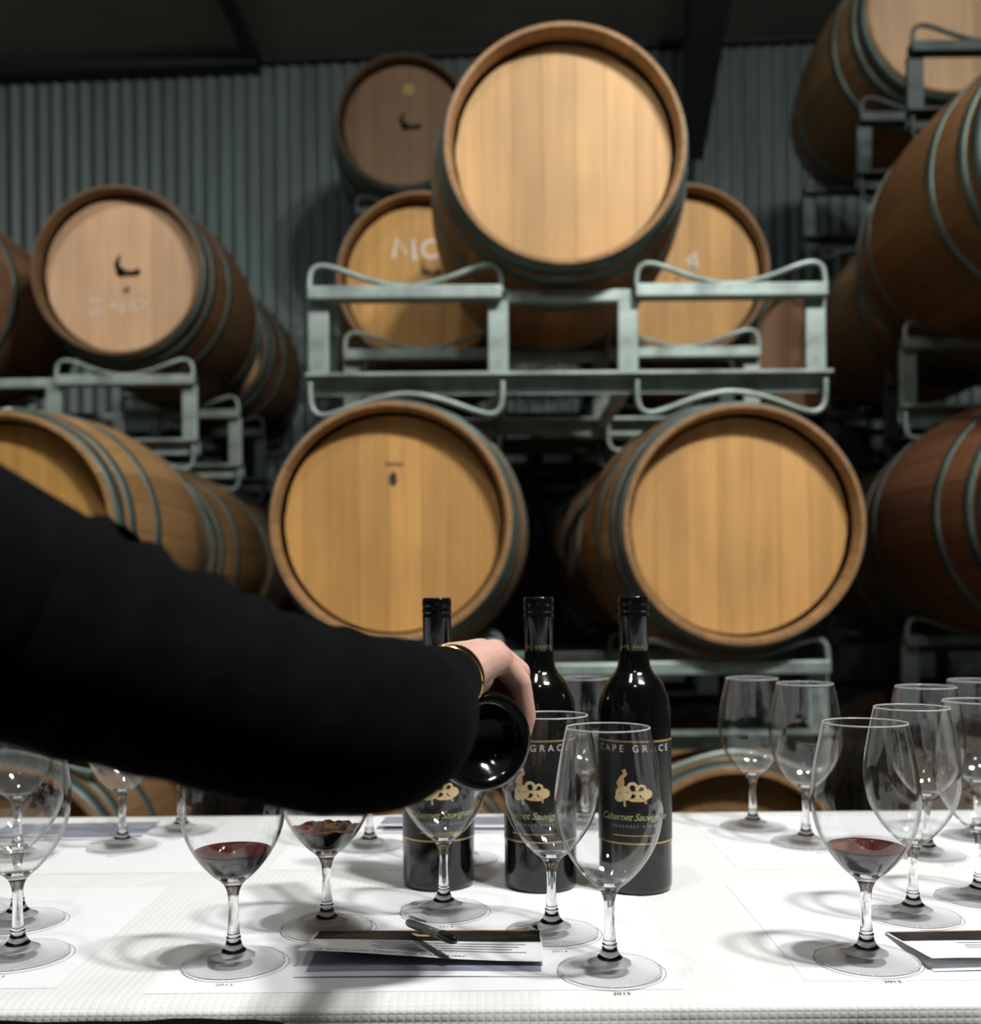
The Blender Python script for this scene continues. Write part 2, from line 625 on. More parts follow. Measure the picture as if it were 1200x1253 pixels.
def stave_mesh():
    half = PI / NST - 0.0022
    st = [-BL / 2, -BL / 2 + 0.012, -BL / 2 + 0.03] + [-BL / 2 + BL * i / 12 for i in range(1, 12)] + [BL / 2 - 0.03, BL / 2 - 0.012, BL / 2]
    V, Fc, mi = [], [], []
    k = 4
    for s in st:
        ro = r_out(s)
        e = BL / 2 - abs(s)
        th = 0.010 if e < 0.001 else (0.016 if e < 0.02 else 0.026)
        for j in range(k):
            a = -half + 2 * half * j / (k - 1)
            V.append(Vector((ro * math.sin(a), s, ro * math.cos(a))))
        for j in range(k):
            a = half - 2 * half * j / (k - 1)
            V.append(Vector(((ro - th) * math.sin(a), s, (ro - th) * math.cos(a))))
    w = 2 * k
    for i in range(len(st) - 1):
        for j in range(w):
            j2 = (j + 1) % w
            Fc.append((i * w + j, i * w + j2, (i + 1) * w + j2, (i + 1) * w + j))
            endz = (i < 2 or i >= len(st) - 3) and j >= k
            mi.append(1 if endz else 0)
    Fc.append(tuple(range(w))[::-1])
    Fc.append(tuple(range((len(st) - 1) * w, len(st) * w)))
    mi += [1, 1]
    return mesh_data('stave', V, Fc, ['oak_stave', 'oak_chime'], False, mi)


STAVE = stave_mesh()
HR = 0.2705
HEAD_Y = -BL / 2 + 0.063


def plank_mesh(x0, x1, y, dy):
    g = 0.0004
    x0, x1 = x0 + g, x1 - g
    xs = [x0 + (x1 - x0) * i / 5 for i in range(6)]
    R = HR
    top = [(x, math.sqrt(max(R * R - x * x, 1e-6))) for x in xs]
    poly = top + [(x, -z) for x, z in reversed(top)]
    n = len(poly)
    V = [Vector((x, y, z)) for x, z in poly] + [Vector((x, y + dy, z)) for x, z in poly]
    Fc = [tuple(range(n)), tuple(range(n, 2 * n))[::-1]]
    for i in range(n):
        j = (i + 1) % n
        Fc.append((i, i + n, j + n, j))
    return mesh_data('head_plank', V, Fc, 'oak_head', False)


PLANKS = []
for cuts in ([-.2704, -.205, -.128, -.052, .030, .105, .178, .232, .2704],
             [-.2704, -.222, -.160, -.085, -.010, .072, .140, .212, .2704]):
    PLANKS.append([plank_mesh(a, c, HEAD_Y + random.uniform(-.0007, .0007), 0.022) for a, c in zip(cuts[:-1], cuts[1:])])
REAR = [plank_mesh(a, a + 0.5408 / 6, -HEAD_Y, -0.022) for a in [-.2704 + .5408 / 6 * i for i in range(6)]]


def hoop_mesh(y0, y1):
    V, Fc = [], []
    n = 56
    prof = [(r_out(y0) + 0.0005, y0), (r_out(y0) + 0.0028, y0), (r_out((y0 + y1) / 2) + 0.0032, (y0 + y1) / 2), (r_out(y1) + 0.0028, y1), (r_out(y1) + 0.0005, y1)]
    for i in range(n):
        a = 2 * PI * i / n
        V += [Vector((r * math.sin(a), y, r * math.cos(a))) for r, y in prof]
    k = len(prof)
    for i in range(n):
        i2 = (i + 1) % n
        for j in range(k - 1):
            Fc.append((i * k + j, i2 * k + j, i2 * k + j + 1, i * k + j + 1))
    return mesh_data('hoop', V, Fc, 'hoop_steel')


HOOPS = []
for a, c in ((0.014, 0.056), (0.078, 0.110), (0.225, 0.258)):
    HOOPS.append(hoop_mesh(-BL / 2 + a, -BL / 2 + c))
    HOOPS.append(hoop_mesh(BL / 2 - c, BL / 2 - a))


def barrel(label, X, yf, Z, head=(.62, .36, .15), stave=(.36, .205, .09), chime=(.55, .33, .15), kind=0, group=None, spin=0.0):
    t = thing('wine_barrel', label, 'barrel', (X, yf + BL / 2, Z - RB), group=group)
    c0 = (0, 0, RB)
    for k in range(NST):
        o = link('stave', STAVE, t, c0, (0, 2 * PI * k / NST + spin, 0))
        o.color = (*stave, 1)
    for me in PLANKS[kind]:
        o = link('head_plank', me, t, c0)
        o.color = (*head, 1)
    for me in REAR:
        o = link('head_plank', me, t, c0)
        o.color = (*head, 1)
    for me in HOOPS:
        link('hoop', me, t, c0)
    return t


def mark(t, name, parts, mat, y=HEAD_Y - 0.0022):
    V, Fc = join(parts)
    return obj(name, [Vector((v.x, y + v.y, v.z + RB)) for v in V], Fc, mat, t, smooth=False)


def blob(cx, cz, rx, rz, n=14, rot=0.0):
    V = [Vector((cx, 0, cz))]
    for i in range(n):
        a = 2 * PI * i / n
        x, z = rx * math.cos(a), rz * math.sin(a)
        V.append(Vector((cx + x * math.cos(rot) - z * math.sin(rot), 0, cz + x * math.sin(rot) + z * math.cos(rot))))
    return V, [(0, 1 + (i + 1) % n, 1 + i) for i in range(n)]


GOLD_H = (.58, .315, .085)
# the middle stack, front row
T = barrel('pale oak barrel lying high on the middle rack, between its two empty cradles', .192, 2.60, 2.188, head=(.61, .365, .15), chime=(.50, .31, .13), kind=0)
L2a = barrel('oak barrel with a small ink stamp high on its head, behind the cuff', -.243, 2.60, 1.262, head=(.64, .35, .11), kind=1)
L2b = barrel('plain oak barrel under the right cradle of the middle rack, behind the wine bottles', .624, 2.60, 1.250, head=(.67, .375, .13), kind=0)
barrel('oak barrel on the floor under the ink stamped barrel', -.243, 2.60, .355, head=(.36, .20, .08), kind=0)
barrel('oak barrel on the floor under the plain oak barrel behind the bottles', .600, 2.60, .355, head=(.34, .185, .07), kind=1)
# second row of the middle stack
R3a = barrel('golden oak barrel chalked with large white letters, behind the rack cradle', -.225, 3.66, 2.19, head=GOLD_H, chime=(.36, .2, .07), stave=(.25, .14, .06), kind=1)
R3b = barrel('golden oak barrel with a smeared chalk mark, next to the chalk lettered barrel', .675, 3.66, 2.21, head=GOLD_H, chime=(.36, .2, .07), stave=(.25, .14, .06), kind=0)
barrel('shadowed oak barrel behind the ink stamped barrel', -.225, 3.66, 1.255, kind=0)
barrel('shadowed oak barrel whose curved side shows behind the plain oak barrel', .60, 3.66, 1.255, kind=1)
barrel('oak barrel on the floor, back row behind the ink stamped barrel', -.225, 3.66, .355, kind=1)
barrel('oak barrel on the floor, back row behind the plain oak barrel', .60, 3.66, .355, kind=0)
# third row
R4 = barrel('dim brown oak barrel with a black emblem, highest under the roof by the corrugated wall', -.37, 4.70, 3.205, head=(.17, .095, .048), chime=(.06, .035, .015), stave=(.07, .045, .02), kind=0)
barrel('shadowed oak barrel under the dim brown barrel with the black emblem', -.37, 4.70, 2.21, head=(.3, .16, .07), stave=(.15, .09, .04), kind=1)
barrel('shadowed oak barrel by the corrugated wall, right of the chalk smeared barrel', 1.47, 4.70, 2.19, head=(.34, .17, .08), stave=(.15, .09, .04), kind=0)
# left stack
LS3 = barrel('pale pinkish oak barrel with black animal emblem and chalk writing', -1.295, 3.70, 2.235, head=(.66, .42, .24), chime=(.26, .15, .07), stave=(.15, .085, .04), kind=0)
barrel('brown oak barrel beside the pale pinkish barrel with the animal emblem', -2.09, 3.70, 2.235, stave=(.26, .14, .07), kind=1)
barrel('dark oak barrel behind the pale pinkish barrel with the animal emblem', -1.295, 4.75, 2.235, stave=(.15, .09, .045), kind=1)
LS2 = barrel('golden oak barrel with a cream bung, behind the black sleeved arm', -1.262, 2.72, 1.268, head=GOLD_H, stave=(.38, .22, .09), kind=0)
barrel('golden oak barrel right behind the barrel with the cream bung', -1.285, 3.76, 1.255, head=GOLD_H, stave=(.27, .16, .065), kind=1)
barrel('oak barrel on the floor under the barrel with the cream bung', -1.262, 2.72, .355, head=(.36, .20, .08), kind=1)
barrel('oak barrel on the floor, back row of the stack with the cream bung', -1.285, 3.76, .355, kind=0)
barrel('oak barrel by the wall, back row of the stack with the cream bung', -1.285, 4.80, 1.255, kind=0)
barrel('oak barrel on the floor by the wall, in the stack with the cream bung', -1.285, 4.80, .355, kind=1)
# right stack
barrel('large reddish oak barrel lying over a rack beside the tall right rack frame', 1.545, 2.66, 2.215, head=(.5, .3, .12), stave=(.22, .115, .045), kind=1)
barrel('reddish oak barrel under the large reddish barrel of the right stack', 1.555, 2.66, 1.30, head=(.5, .3, .12), stave=(.20, .085, .04), kind=0)
RS4 = barrel('oak barrel with chalk writing along the top, highest of the right stack', 1.63, 3.72, 3.135, head=(.50, .33, .185), stave=(.25, .16, .07), chime=(.2, .12, .05), kind=0)
barrel('hooped oak barrel squeezed between the middle rack and the large reddish barrel', 1.72, 3.72, 2.20, stave=(.34, .22, .11), kind=1)
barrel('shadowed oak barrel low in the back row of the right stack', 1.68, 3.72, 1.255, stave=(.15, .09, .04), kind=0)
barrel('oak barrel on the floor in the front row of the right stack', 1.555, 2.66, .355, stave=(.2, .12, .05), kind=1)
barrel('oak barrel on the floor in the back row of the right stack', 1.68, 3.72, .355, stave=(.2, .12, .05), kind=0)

# stamps, brands and chalk on the heads
mark(L2a, 'ink_stamp', [ribbon([(-.018 + .009 * i, .150 + (.004 if i % 2 else -.002)) for i in range(6)], .006),
                        ribbon([(.0, .132), (.006, .124), (-.004, .116), (.006, .108), (.0, .100)], .010), blob(.002, .112, .011, .016)], 'stamp_ink')


def animal(cx, cz, s):                     # seated black animal silhouette: upright head and long body
    return [blob(cx - .030 * s, cz + .022 * s, .011 * s, .022 * s, rot=.2), blob(cx - .026 * s, cz + .048 * s, .007 * s, .013 * s, rot=-.35),
            blob(cx - .018 * s, cz + .0 * s, .018 * s, .018 * s), blob(cx + .012 * s, cz - .004 * s, .036 * s, .010 * s), blob(cx + .040 * s, cz + .001 * s, .012 * s, .012 * s)]


mark(LS3, 'animal_emblem', animal(.014, .010, 1.0), 'brand_ink')
mark(LS3, 'ink_stamp', [blob(.012, -.055, .014, .008), blob(.020, -.048, .007, .010)], 'stamp_ink')
mark(LS3, 'chalk_writing', [ribbon([(-.115, -.09), (-.075, -.088), (-.09, -.115), (-.07, -.13), (-.112, -.14)], .008),
                            ribbon([(-.045, -.118), (-.03, -.10), (-.015, -.118)], .007),
                            ribbon([(.0, -.135), (.006, -.09), (.022, -.125), (.038, -.088), (.05, -.128)], .008),
                            ribbon([(.06, -.088), (.088, -.10), (.065, -.118)], .007)], 'chalk')
mark(R4, 'animal_emblem', animal(.022, .0, 1.05), 'brand_ink')
mark(R4, 'yellow_stamp', [ribbon([(.022 + .018 * math.cos(a), .165 + .018 * math.sin(a)) for a in [i * PI / 8 for i in range(17)]], .009), ribbon([(.012, .16), (.032, .17)], .006)], 'yellow_stamp')
mark(R4, 'chalk_writing', [ribbon([(-.09, -.15), (-.08, -.09), (-.06, -.14), (-.042, -.09), (-.03, -.15)], .006),
                           ribbon([(-.01 + .02 * math.cos(a), -.125 + .02 * math.sin(a)) for a in [i * PI / 6 for i in range(13)]], .005),
                           ribbon([(.02, -.145), (.05, -.10), (.07, -.145)], .005)], 'stamp_ink')
mark(R3a, 'chalk_writing', [ribbon([(-.105, .085), (-.092, .150), (-.060, .100), (-.038, .158), (-.030, .075)], .013),
                            ribbon([(.028 + .030 * math.cos(a), .115 + .030 * math.sin(a)) for a in [.4 + i * PI / 6 for i in range(12)]] + [(.06, .14), (.064, .082)], .011),
                            ribbon([(.09, .14), (.09, .09), (.13, .09), (.132, .14), (.125, .05), (.09, .045)], .010)], 'chalk')
mark(R3a, 'animal_emblem', animal(.02, .035, .8), 'stamp_ink')
mark(R3b, 'chalk_mark', [ribbon([(.03, .02), (.055, .03), (.05, .075), (.025, .05), (.05, .015)], .014)], 'chalk')
mark(R3b, 'ink_stamp', [blob(-.012, -.015, .008, .006)], 'stamp_ink')
mark(RS4, 'chalk_writing', [ribbon([(-.135 + .016 * i, .125 + (.016 if i % 2 else -.012)) for i in range(17)], .006)], 'chalk')
V, Fc = lathe([(0, .03), (.020, .03), (.024, .026), (.026, 0.0), (.022, -.02), (0, -.02)], 20)
obj('bung', V, Fc, 'bung_cream', LS2, loc=(-.105, -.17, RB + .327), rot=(0, math.radians(-17), 0))


# ------------------------------------------------------------------ racks
def rod_hoop(xa, xb, z0, ztop, zmid, sgn):
    """bent rod cradle: up from the bar, rounded corner, long dip, and down again"""
    rise = ztop - z0
    L = xb - xa
    pts = [(xa, z0), (xa, z0 + rise * .45), (xa + .006, z0 + rise * .82), (xa + .026, ztop), (xa + .065, ztop - (ztop - zmid) * .12),
           (xa + L * .32, zmid + (ztop - zmid) * .28), (xa + L * .5, zmid), (xb - L * .32, zmid + (ztop - zmid) * .28),
           (xb - .065, ztop - (ztop - zmid) * .12), (xb - .026, ztop), (xb - .006, z0 + rise * .82), (xb, z0 + rise * .45), (xb, z0)]
    return spline([(x, 0, z) for x, z in pts], 5)


RACK = {}
RMAT = 'rack_steel'


def rack_mesh(key, fn):
    key = key + RMAT
    if key not in RACK:
        V, Fc = fn()
        RACK[key] = mesh_data(key, V, Fc, RMAT, key.startswith('hoop'))
    return RACK[key]


def rack(label, Xc, yf, zl, zu, depth=0.66, group=None, mat='rack_steel'):
    global RMAT
    RMAT = mat
    t = thing('barrel_rack', label, 'rack', (Xc, yf, zl - .10), group=group)
    h = zu - zl
    q = lambda nm: '%s_%.3f' % (nm, h)
    bz = .10                               # height of the lower bar above the base of the rack
    px = [-.632, -.175, .155, .632]
    for yy in (0, depth):
        link('lower_bar', rack_mesh('lower', lambda: join([box(-.66, .665, -.034, .018, .014, .022), box(-.66, .665, .010, .018, -.028, .014)])), t, (0, yy, bz))
        for x0, x1 in ((-.655, -.165), (.17, .655)):
            link('upper_bar', rack_mesh('upper_%.2f' % x0, lambda: box(x0, x1, -.034, .016, -.017, .017, .004)), t, (0, yy, bz + h))
        link('middle_bar', rack_mesh('middle', lambda: box(-.165, .172, -.014, .014, -.017, .017, .006)), t, (0, yy + .012, bz + h - .004))
        for x in px:
            link('post', rack_mesh(q('post'), lambda: box(-.026, .026, -.012, .012, .02, h - .015, .003)), t, (x, yy + .010, bz))
        for xa, xb in ((-.650, -.165), (.175, .650)):
            link('top_cradle', rack_mesh('hoop_t%.2f' % xa, lambda: tube(rod_hoop(xa, xb, 0, .070, .018, 1), .0075, 8)), t, (0, yy - .018, bz + h))
            link('bottom_cradle', rack_mesh('hoop_b%.2f' % xa, lambda: tube([Vector((p.x, p.y, -p.z)) for p in rod_hoop(xa, xb, 0, .082, .030, 1)], .0075, 8)), t, (0, yy - .018, bz))
    for x in px[1:3]:
        link('side_rail', rack_mesh('rail_%.2f' % depth, lambda: box(-.016, .016, .018, depth - .018, -.014, .014, .003)), t, (x, 0, bz))
    return t


rack('galvanised steel barrel rack with curved cradles, carrying the highest pale oak barrel', .20, 2.70, 1.622, 1.846)
rack('galvanised steel rack under the ink stamped barrel and its plain oak neighbour', .20, 2.70, .712, .895)
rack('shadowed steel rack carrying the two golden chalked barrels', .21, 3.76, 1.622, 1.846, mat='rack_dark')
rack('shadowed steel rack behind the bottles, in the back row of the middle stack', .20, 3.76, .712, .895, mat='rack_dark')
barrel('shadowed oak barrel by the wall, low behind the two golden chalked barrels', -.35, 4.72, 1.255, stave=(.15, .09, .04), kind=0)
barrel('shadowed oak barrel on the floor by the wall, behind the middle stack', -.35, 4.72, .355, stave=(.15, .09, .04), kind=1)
rack('shade coloured steel rack by the wall, under the shadowed barrel below the black emblem', .06, 4.80, 1.622, 1.846, mat='rack_dark')
rack('shade coloured steel rack low by the wall behind the middle stack', .06, 4.80, .712, .895, mat='rack_dark')
rack('shade coloured steel rack by the wall, right of the chalk smeared barrel', 1.875, 4.80, 1.622, 1.83, mat='rack_dark')
rack('shade coloured steel rack under the dim brown barrel near the roof', .06, 4.80, 2.575, 2.83, mat='rack_dark')
rack('steel rack carrying the pale pinkish barrel with the animal emblem', -1.68, 3.72, 1.622, 1.85)
rack('steel rack under the barrel with the cream bung', -1.67, 2.80, .712, .895)
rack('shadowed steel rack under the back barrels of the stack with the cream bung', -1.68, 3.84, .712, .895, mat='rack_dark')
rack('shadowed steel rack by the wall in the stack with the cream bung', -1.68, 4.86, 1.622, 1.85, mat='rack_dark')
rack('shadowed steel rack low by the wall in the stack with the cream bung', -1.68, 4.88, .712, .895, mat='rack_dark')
rack('shade coloured steel rack on top of the large reddish barrel of the right stack', 1.99, 2.70, 2.585, 2.80, mat='rack_dark')
rack('shade coloured steel rack carrying the barrel with chalk writing along its top', 1.99, 3.82, 2.575, 2.79, mat='rack_dark')
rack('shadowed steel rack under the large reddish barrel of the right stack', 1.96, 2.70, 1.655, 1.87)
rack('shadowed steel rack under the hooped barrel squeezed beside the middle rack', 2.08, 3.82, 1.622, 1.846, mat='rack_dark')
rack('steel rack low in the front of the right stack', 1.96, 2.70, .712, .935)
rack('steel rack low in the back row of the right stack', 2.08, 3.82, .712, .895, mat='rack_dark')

# ------------------------------------------------------------------ table and cloth
TX0, TX1, TY0, TY1 = -1.15, 1.15, 0.778, 1.462
tb = thing('trestle_table', 'long brown wooden table under the white embossed cloth', 'table', ((TX0 + TX1) / 2, (TY0 + TY1) / 2, 0))
xm, ym = (TX0 + TX1) / 2, (TY0 + TY1) / 2
obj('table_top', *box(TX0 - xm, TX1 - xm, TY0 - ym, TY1 - ym, TZ - .045, TZ - .0012, .004), 'table_wood', tb, smooth=False)
for lx in (-.95, .95):
    for ly in (-.27, .27):
        obj('leg', *box(lx - .018, lx + .018, ly - .018, ly + .018, 0, TZ - .045, .003), 'table_leg_steel', tb, smooth=False)
obj('stretcher', *box(-.932, .932, -.012, .012, .20, .225, .003), 'table_leg_steel', tb, smooth=False)
for lx in (-.95, .95):
    obj('stretcher', *box(lx - .012, lx + .012, -.252, .252, .20, .225, .003), 'table_leg_steel', tb, smooth=False)

# cloth: flat on the table, rolled over the front and back edges
prof = []                                  # (y, z, arc length)
rr = 0.012


def cloth_prof(drop_f, drop_b):
    ry_, rz_ = .022, .0075
    y_ = TY0 - rr * .9
    pts = [(y_, TZ - rz_ - drop_f * (1 - i / 3)) for i in range(3)]
    pts += [(y_ + ry_ - ry_ * math.cos(a), TZ - rz_ + rz_ * math.sin(a)) for a in [PI / 2 * i / 8 for i in range(9)]]
    ya, yb = pts[-1][0], TY1 + rr * .9 - rr
    pts += [(ya + (yb - ya) * i / 26, TZ) for i in range(1, 26)]
    pts += [(yb + rr * math.sin(a), TZ - rr + rr * math.cos(a)) for a in [PI / 2 * i / 5 for i in range(6)]]
    pts += [(TY1 + rr * .9, TZ - rr - drop_b * (i + 1) / 3) for i in range(3)]
    return pts


cols = 120
V, UV, Fc = [], [], []
for i in range(cols + 1):
    x = TX0 - .01 + (TX1 - TX0 + .02) * i / cols
    s_ = min(1, max(0, (x + .17) / .10))
    df = .0025 + .032 * s_ * s_ * (3 - 2 * s_) + .0008 * math.sin(x * 37) + .0006 * math.sin(x * 91)
    arc = 0
    P = cloth_prof(df, .20)
    for k, (y, z) in enumerate(P):
        if k:
            arc += math.hypot(y - P[k - 1][0], z - P[k - 1][1])
        wav = .0025 * math.sin(x * 14 + 1) * max(0, (TZ - rr - z) / .03)
        V.append(Vector((x, y - wav if y < 1 else y + wav, z)))
        UV.append((x, arc - df))
nk = len(P)
for i in range(cols):
    for k in range(nk - 1):
        Fc.append((i * nk + k, (i + 1) * nk + k, (i + 1) * nk + k + 1, i * nk + k + 1))
cl = obj('tablecloth', V, Fc, 'waffle_cloth')
ul = cl.data.uv_layers.new(name='UVMap')
for lp in cl.data.loops:
    ul.data[lp.index].uv = UV[lp.vertex_index]
tag(cl, 'white waffle embossed paper cloth spread over the tasting table', 'tablecloth')

# ------------------------------------------------------------------ wine glasses
GH = 0.190
stem_p = [(0, .0045), (.0095, .0095), (.0078, .0135), (.0062, .0175), (.0056, .0205), (.0060, .0215), (.0052, .0228), (.0043, .032), (.0039, .043), (.0042, .053), (.0055, .0595), (.0080, .0645), (.0105, .0675), (.006, .0690), (0, .0692)]
foot_p = [(0, .0003), (.036, .0003), (.0402, .0006), (.0409, .0014), (.0402, .0021), (.034, .0028), (.026, .0042), (.0175, .0068), (.0115, .0100), (.0092, .0118), (0, .0118)]
outer = [(.0105, .0672), (.0150, .0706), (.0205, .0760), (.0268, .0835), (.0330, .0930), (.0380, .1040), (.0410, .1160), (.0422, .1285), (.0416, .1420), (.0397, .1560), (.0370, .1710), (.0344, .1830), (.0328, .1900)]


def sm(pr, k=4):
    return [(max(p.x, 0), p.z) for p in spline([(r, 0, z) for r, z in pr], k)]


outer_s = sm(outer, 3)
inner_s = [(max(r - .0008, 0), z) for r, z in outer_s]
bowl_prof = [(0, .0690)] + [(.0105, .0672)] + outer_s[1:] + [(outer_s[-1][0] - .0003, .1905), (outer_s[-1][0] - .0006, .1905)] + list(reversed([p for p in inner_s if p[1] > .0715])) + [(.009, .0705), (0, .0700)]
STEM = mesh_data('stem', *lathe(sm(stem_p, 3), 28), 'stem_glass')
_fv, _ff = lathe(foot_p, 72)
FOOT = mesh_data('foot', _fv, _ff, ['foot_glass', 'stem_glass'], True, [1 if (min(math.hypot(_fv[i].x, _fv[i].y) for i in f) > .0395 or (max(math.hypot(_fv[i].x, _fv[i].y) for i in f) < .018 and max(_fv[i].z for i in f) > .003)) else 0 for f in _ff])
RIM = mesh_data('rim', *lathe([(.0325 + .00062 * math.cos(a), .1903 + .00062 * math.sin(a)) for a in [2 * PI * i / 8 for i in range(8)]], 72, True), 'rim_glass')
BOWL = mesh_data('bowl', *lathe(bowl_prof, 72), 'bowl_glass')


def wine_mesh(level, wave=0.0):
    pr = [(0, .0712)] + [(r - .0004, z) for r, z in inner_s if .0725 < z < level]
    re = pr[-1][0] + (0.0006)
    pr += [(re, level)]
    nside = len(pr) - 1
    pr += [(re - .0012, level - .0006), (re - .004, level - .0008), (re * .7, level - .0008), (re * .45, level - .0008), (re * .2, level - .0008), (0, level - .0008)]
    n = 48
    V, Fc = lathe(pr, n)
    if wave:
        for v in V:
            if v.z > level - .002:
                v.z += wave * (math.sin(v.x * 260 + 1) * math.cos(v.y * 210) + .6 * math.sin(v.x * 520 + v.y * 390))
    mi = []
    for f in Fc:
        zc = sum(V[i].z for i in f) / len(f)
        rc = sum(math.hypot(V[i].x, V[i].y) for i in f) / len(f)
        mi.append(0)
    top_start = n * (nside)                # faces after the side wall are the surface
    mi = [1 if i >= top_start else 0 for i in range(len(Fc))]
    return mesh_data('wine', V, Fc, ['wine', 'wine_top'], True, mi)


WINE, WINE_W = wine_mesh(.0915), wine_mesh(.0905, .0014)
PAPER_Z = 0.0011                           # glasses stand on the paper mats


def glass(px, py, label, wine=None, rot=0.0, lift=PAPER_Z):
    p = on_table(px, py, TZ + lift)
    t = thing('wine_glass', label, 'wine glass', p, (0, 0, rot), 'tasting glasses on the table')
    link('foot', FOOT, t)
    link('stem', STEM, t)
    bw = link('bowl', BOWL, t)
    link('rim', RIM, bw)
    if wine:
        link('wine', wine, t)
    return p


GL = [
    (22, 1170, 'empty wine glass below the black sleeved arm, furthest along towards the shoulder', None),
    (22, 1128, 'empty wine glass right behind the one under the upper arm', None),
    (22, 1047, 'empty wine glass under the upper arm, back row by the slate blue leaflet', None),
    (150, 1036, 'empty wine glass standing beside the slate blue leaflet under the arm', None),
    (222, 1017, 'empty wine glass at the back table edge, past the slate blue leaflet', None),
    (286, 1179, 'glass holding a little still red wine, beside the folded leaflet and pen', WINE),
    (400, 1136, 'glass with swirling red wine below the pouring arm', WINE_W),
    (452, 1036, 'empty wine glass behind the swirling red wine, its foot showing under the arm', None),
    (543, 1115, 'empty wine glass in front of the bottle whose neck rises behind the cuff', None),
    (675, 1142, 'empty wine glass in front of the middle wine bottle', None),
    (746, 1188, 'empty wine glass right of the folded leaflet, nearest the table edge', None),
    (566, 1052, 'empty wine glass behind the bottle whose neck rises behind the cuff', None),
    (716, 1009, 'empty wine glass at the back edge, between the two bottles beyond the hand', None),
    (921, 1012, 'empty wine glass nearest the right bottle, at the back table edge', None),
    (986, 1032, 'empty wine glass behind the right red wine, next to the back edge glass', None),
    (1060, 1175, 'glass of red wine beside the small black banded leaflet', WINE),
    (1117, 1121, 'empty wine glass right behind the red wine by the black banded leaflet', None),
    (1134, 1046, 'empty wine glass in the back row behind the black banded leaflet', None),
    (1199, 1099, 'empty wine glass just behind the small black banded leaflet', None),
    (1196, 1024, 'empty wine glass furthest back of those behind the black banded leaflet', None),
]
GP = [glass(px, py, lb, wn, random.uniform(0, 6)) for px, py, lb, wn in GL]

# ------------------------------------------------------------------ bottles
BR = 0.0368
b_prof = [(0, .022), (.010, .0205), (.020, .014), (.0265, .0045), (.0295, .0008), (.0325, .0), (.0355, .0018), (BR, .0065), (BR, .060), (BR, .120), (BR, .170)] + [(q.x, q.z) for q in spline([(r, 0, z) for r, z in ((BR, .172), (.0364, .182), (.0350, .191), (.0325, .1995), (.0290, .207), (.0240, .2135), (.0195, .219), (.0168, .225), (.0153, .233), (.0145, .243))], 4)] + [(.0140, .262), (.0140, .290), (0, .290)]
c_prof = [(.0141, .240), (.0147, .2405), (.0147, .274), (.0151, .2748), (.0151, .2768), (.0146, .2775), (.0146, .2795), (.0151, .2802), (.0151, .284), (.0147, .2847), (.0147, .2862), (.0151, .287), (.0151, .2925), (.0148, .2945), (.0140, .2955), (0, .2957)]
BOT = mesh_data('body', *lathe(b_prof, 64), 'bottle_glass')
CAP = mesh_data('screw_cap', *lathe(c_prof, 48), 'capsule_black')


def wrap(parts, r, zc=0.0):
    """bend flat artwork (x across, z up) round the bottle; the artwork's middle faces -y"""
    V, Fc = join(parts)
    return [Vector((r * math.sin(v.x / r), -r * math.cos(v.x / r), v.z + zc)) for v in V], Fc


def flat_text(body, size, cz, **kw):
    v, f = text(body, size, **kw)
    return [Vector((p.x, 0, p.y + cz)) for p in v], f


def label_patch(r, a, z0, z1, n=40):
    V, Fc = [], []
    for i in range(n + 1):
        th = -a + 2 * a * i / n
        for z in (z0, z1):
            V.append(Vector((r * math.sin(th), -r * math.cos(th), z)))
    for i in range(n):
        Fc.append((2 * i, 2 * i + 2, 2 * i + 3, 2 * i + 1))
    return V, Fc


def band(r, a, z, h):
    return label_patch(r, a, z - h / 2, z + h / 2)


def hbar(x0, x1, z, h, n=14):
    V, Fc = [], []
    for i in range(n + 1):
        x = x0 + (x1 - x0) * i / n
        V += [Vector((x, 0, z - h / 2)), Vector((x, 0, z + h / 2))]
    return V, [(2 * i, 2 * i + 2, 2 * i + 3, 2 * i + 1) for i in range(n)]


LABEL = mesh_data('label', *label_patch(BR + .0003, 1.75, .050, .1535), 'label_black')
LINE_T = mesh_data('gold_line', *band(BR + .00045, 1.75, .1520, .0016), 'gold_foil')
LINE_B = mesh_data('gold_line', *band(BR + .00045, 1.75, .0515, .0016), 'gold_foil')
LINE_M = mesh_data('gold_line', *wrap([hbar(-.022, .022, .0595, .0009)], BR + .00045), 'gold_foil')
NAME = mesh_data('lettering', *wrap([flat_text('CAPE GRACE', .0094, .1448, space=1.62)], BR + .0005), 'label_white', False)
SCRIPT = mesh_data('lettering', *wrap([flat_text('Cabernet Sauvignon', .0098, .0775, shear=.35, space=.92)], BR + .0005), 'label_script', False)
SMALL = mesh_data('lettering', *wrap([flat_text('MARGARET RIVER', .0042, .0685, space=1.5)], BR + .0005), 'label_dim', False)
CAPTXT = mesh_data('lettering', *wrap([flat_text('CAPE GRACE', .0050, .2445, space=1.3)], .0149), 'gold_foil', False)


def arc_pts(cx, cz, r, a0, a1, n=14, ry=None):
    return [(cx + r * math.cos(a0 + (a1 - a0) * i / n), cz + (ry or r) * math.sin(a0 + (a1 - a0) * i / n)) for i in range(n + 1)]


